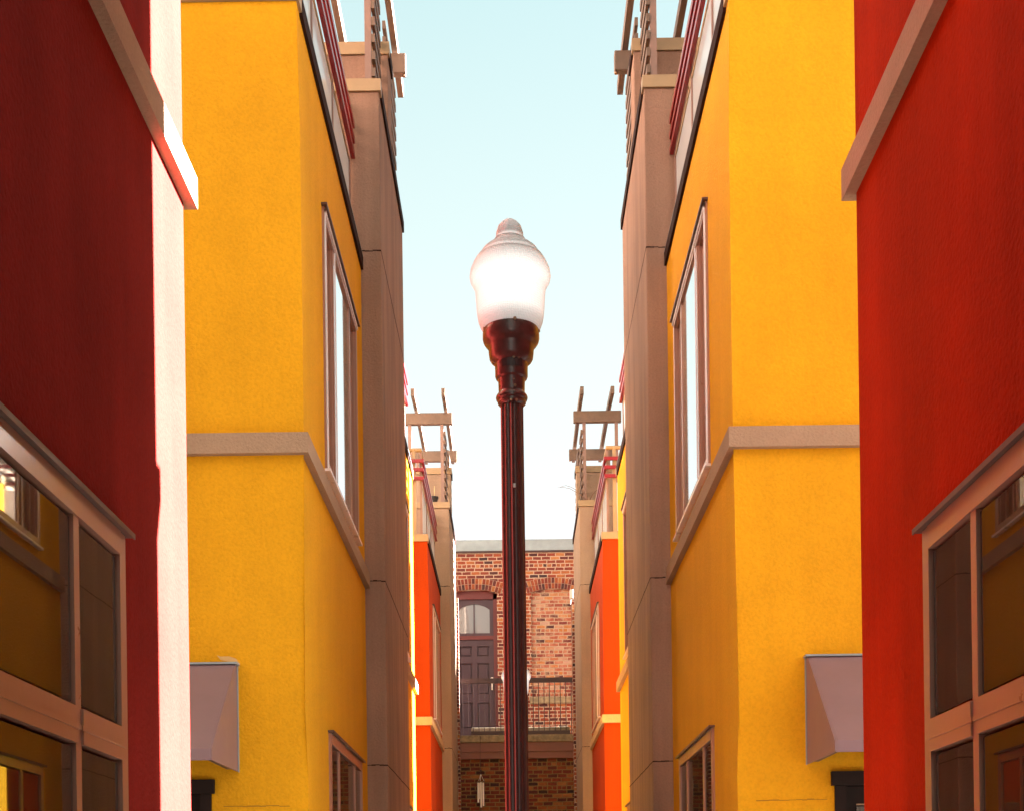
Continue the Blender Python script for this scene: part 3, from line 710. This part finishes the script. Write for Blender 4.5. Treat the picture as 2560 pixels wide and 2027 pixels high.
# roof-deck plants of the orange houses
yy = 2.466 * K + PF + 0.15
o = (-1.62, yy, 9.765)
T = empty('plant_pot', o, 'black plastic pot with a stick on the left tan pilaster', 'plant pot')
MB(o).lathe([(0.06, 9.766), (0.09, 9.90), (0.10, 9.90), (0.10, 9.93), (0.085, 9.93)], (-1.62, yy), 20).build('pot', 'pot', T, True)
MB(o).tube([(-1.60, yy, 9.90), (-1.60, yy, 10.15)], 0.008, 6).build('stick', 'leaf', T)
o = (1.45, yy, 9.765)
T = MB(o)
for k in range(9):
    a = random.uniform(0, 6.28); L = random.uniform(0.3, 0.62); pts = []
    for i in range(6):
        t = i / 5; pts.append((1.50 + math.cos(a) * L * 0.9 * t - 0.12 * t, yy + math.sin(a) * 0.12 * t, 9.766 + L * (1.4 * t - 0.8 * t * t) + random.uniform(-0.01, 0.01)))
    T.tube(pts, 0.007, 5, 0.003)
tag(T.build('bare_twigs', 'twig'), 'thin bare twigs growing over the right tan pilaster top', 'plant')

# ------------------------------------------------------------------ ground
m = MB(); m.box(-400, 400, -400, 900, -0.3, 0.0)
tag(m.build('ground', 'asphalt'), kind='structure')
m = MB(); m.box(-1.2, 1.2, -12, YL - 0.2, 0.004, 0.03)
tag(m.build('path', 'concrete'), kind='structure')

# ------------------------------------------------------------------ light and sky
SUN = Vector((3.01, 0.50, 1.50)).normalized()
el = math.asin(SUN.z); az = math.atan2(SUN.x, SUN.y)
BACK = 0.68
w = bpy.data.worlds.new('World'); scene.world = w; w.use_nodes = True
nt = w.node_tree; bg = nt.nodes['Background']
sky = nt.nodes.new('ShaderNodeTexSky'); sky.sky_type = 'NISHITA'; sky.sun_disc = False
sky.sun_elevation = el; sky.sun_rotation = az; sky.air_density = 1.0; sky.dust_density = 1.2; sky.ozone_density = 1.0
hs = nt.nodes.new('ShaderNodeHueSaturation'); hs.inputs['Saturation'].default_value = 0.45; hs.inputs['Value'].default_value = 0.10
nt.links.new(sky.outputs[0], hs.inputs['Color'])
tc = nt.nodes.new('ShaderNodeTexCoord'); sp = nt.nodes.new('ShaderNodeSeparateXYZ'); nt.links.new(tc.outputs['Generated'], sp.inputs[0])
# pale haze near the horizon then cyan, zenith warmed; veil brightens the sky behind the camera to light facing walls
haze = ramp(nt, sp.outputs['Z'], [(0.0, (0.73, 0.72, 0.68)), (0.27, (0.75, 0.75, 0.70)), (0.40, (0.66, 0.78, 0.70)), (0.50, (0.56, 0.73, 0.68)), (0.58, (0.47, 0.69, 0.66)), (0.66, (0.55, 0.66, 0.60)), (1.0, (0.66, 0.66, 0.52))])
back_noise = N(nt, 'ShaderNodeTexNoise', Scale=2.5, Detail=6.0); nt.links.new(tc.outputs['Generated'], back_noise.inputs['Vector'])
back_gain = math_node(nt, 'MULTIPLY_ADD', ramp(nt, math_node(nt, 'MULTIPLY_ADD', sp.outputs['Y'], -0.5, 0.5), [(0.35, 0.0), (0.75, 1.0)]), math_node(nt, 'MULTIPLY_ADD', back_noise.outputs['Fac'], 1.2, BACK - 0.6), 1.0)
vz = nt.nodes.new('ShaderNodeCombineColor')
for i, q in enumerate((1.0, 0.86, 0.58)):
    nt.links.new(math_node(nt, 'MULTIPLY_ADD', math_node(nt, 'SUBTRACT', back_gain, 1.0), q, 1.0), vz.inputs[i])
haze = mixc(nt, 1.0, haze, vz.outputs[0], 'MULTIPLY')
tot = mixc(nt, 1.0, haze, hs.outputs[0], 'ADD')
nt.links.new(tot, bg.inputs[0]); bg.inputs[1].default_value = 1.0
sl = bpy.data.lights.new('sun', 'SUN'); sl.energy = 132.0; sl.angle = R(0.5); sl.color = (1.0, 0.99, 0.97)
so = bpy.data.objects.new('sun', sl); COL.objects.link(so); so.rotation_euler = (-SUN).to_track_quat('-Z', 'Y').to_euler(); so.location = (20, 5, 20)

# ------------------------------------------------------------------ camera
cam = bpy.data.cameras.new('camera'); co = bpy.data.objects.new('camera', cam); COL.objects.link(co)
co.location = (cx, 0, 1.6)
co.rotation_mode = 'XYZ'
co.matrix_world = Matrix.Translation(co.location) @ Matrix.Rotation(R(90), 4, 'X') @ Matrix.Rotation(R(-0.75), 4, 'Z')
cam.sensor_width = 36; cam.lens = 2696.7 / 2157 * 36
cam.shift_x = -9.5 / 2157; cam.shift_y = 1061 / 2157
cam.clip_start = 0.05; cam.clip_end = 2000
scene.camera = co
scene.render.resolution_x = 1024; scene.render.resolution_y = 810
scene.view_settings.view_transform = 'Standard'; scene.view_settings.look = 'None'; scene.view_settings.exposure = 0
scene.cycles.max_bounces = 12; scene.cycles.diffuse_bounces = 8
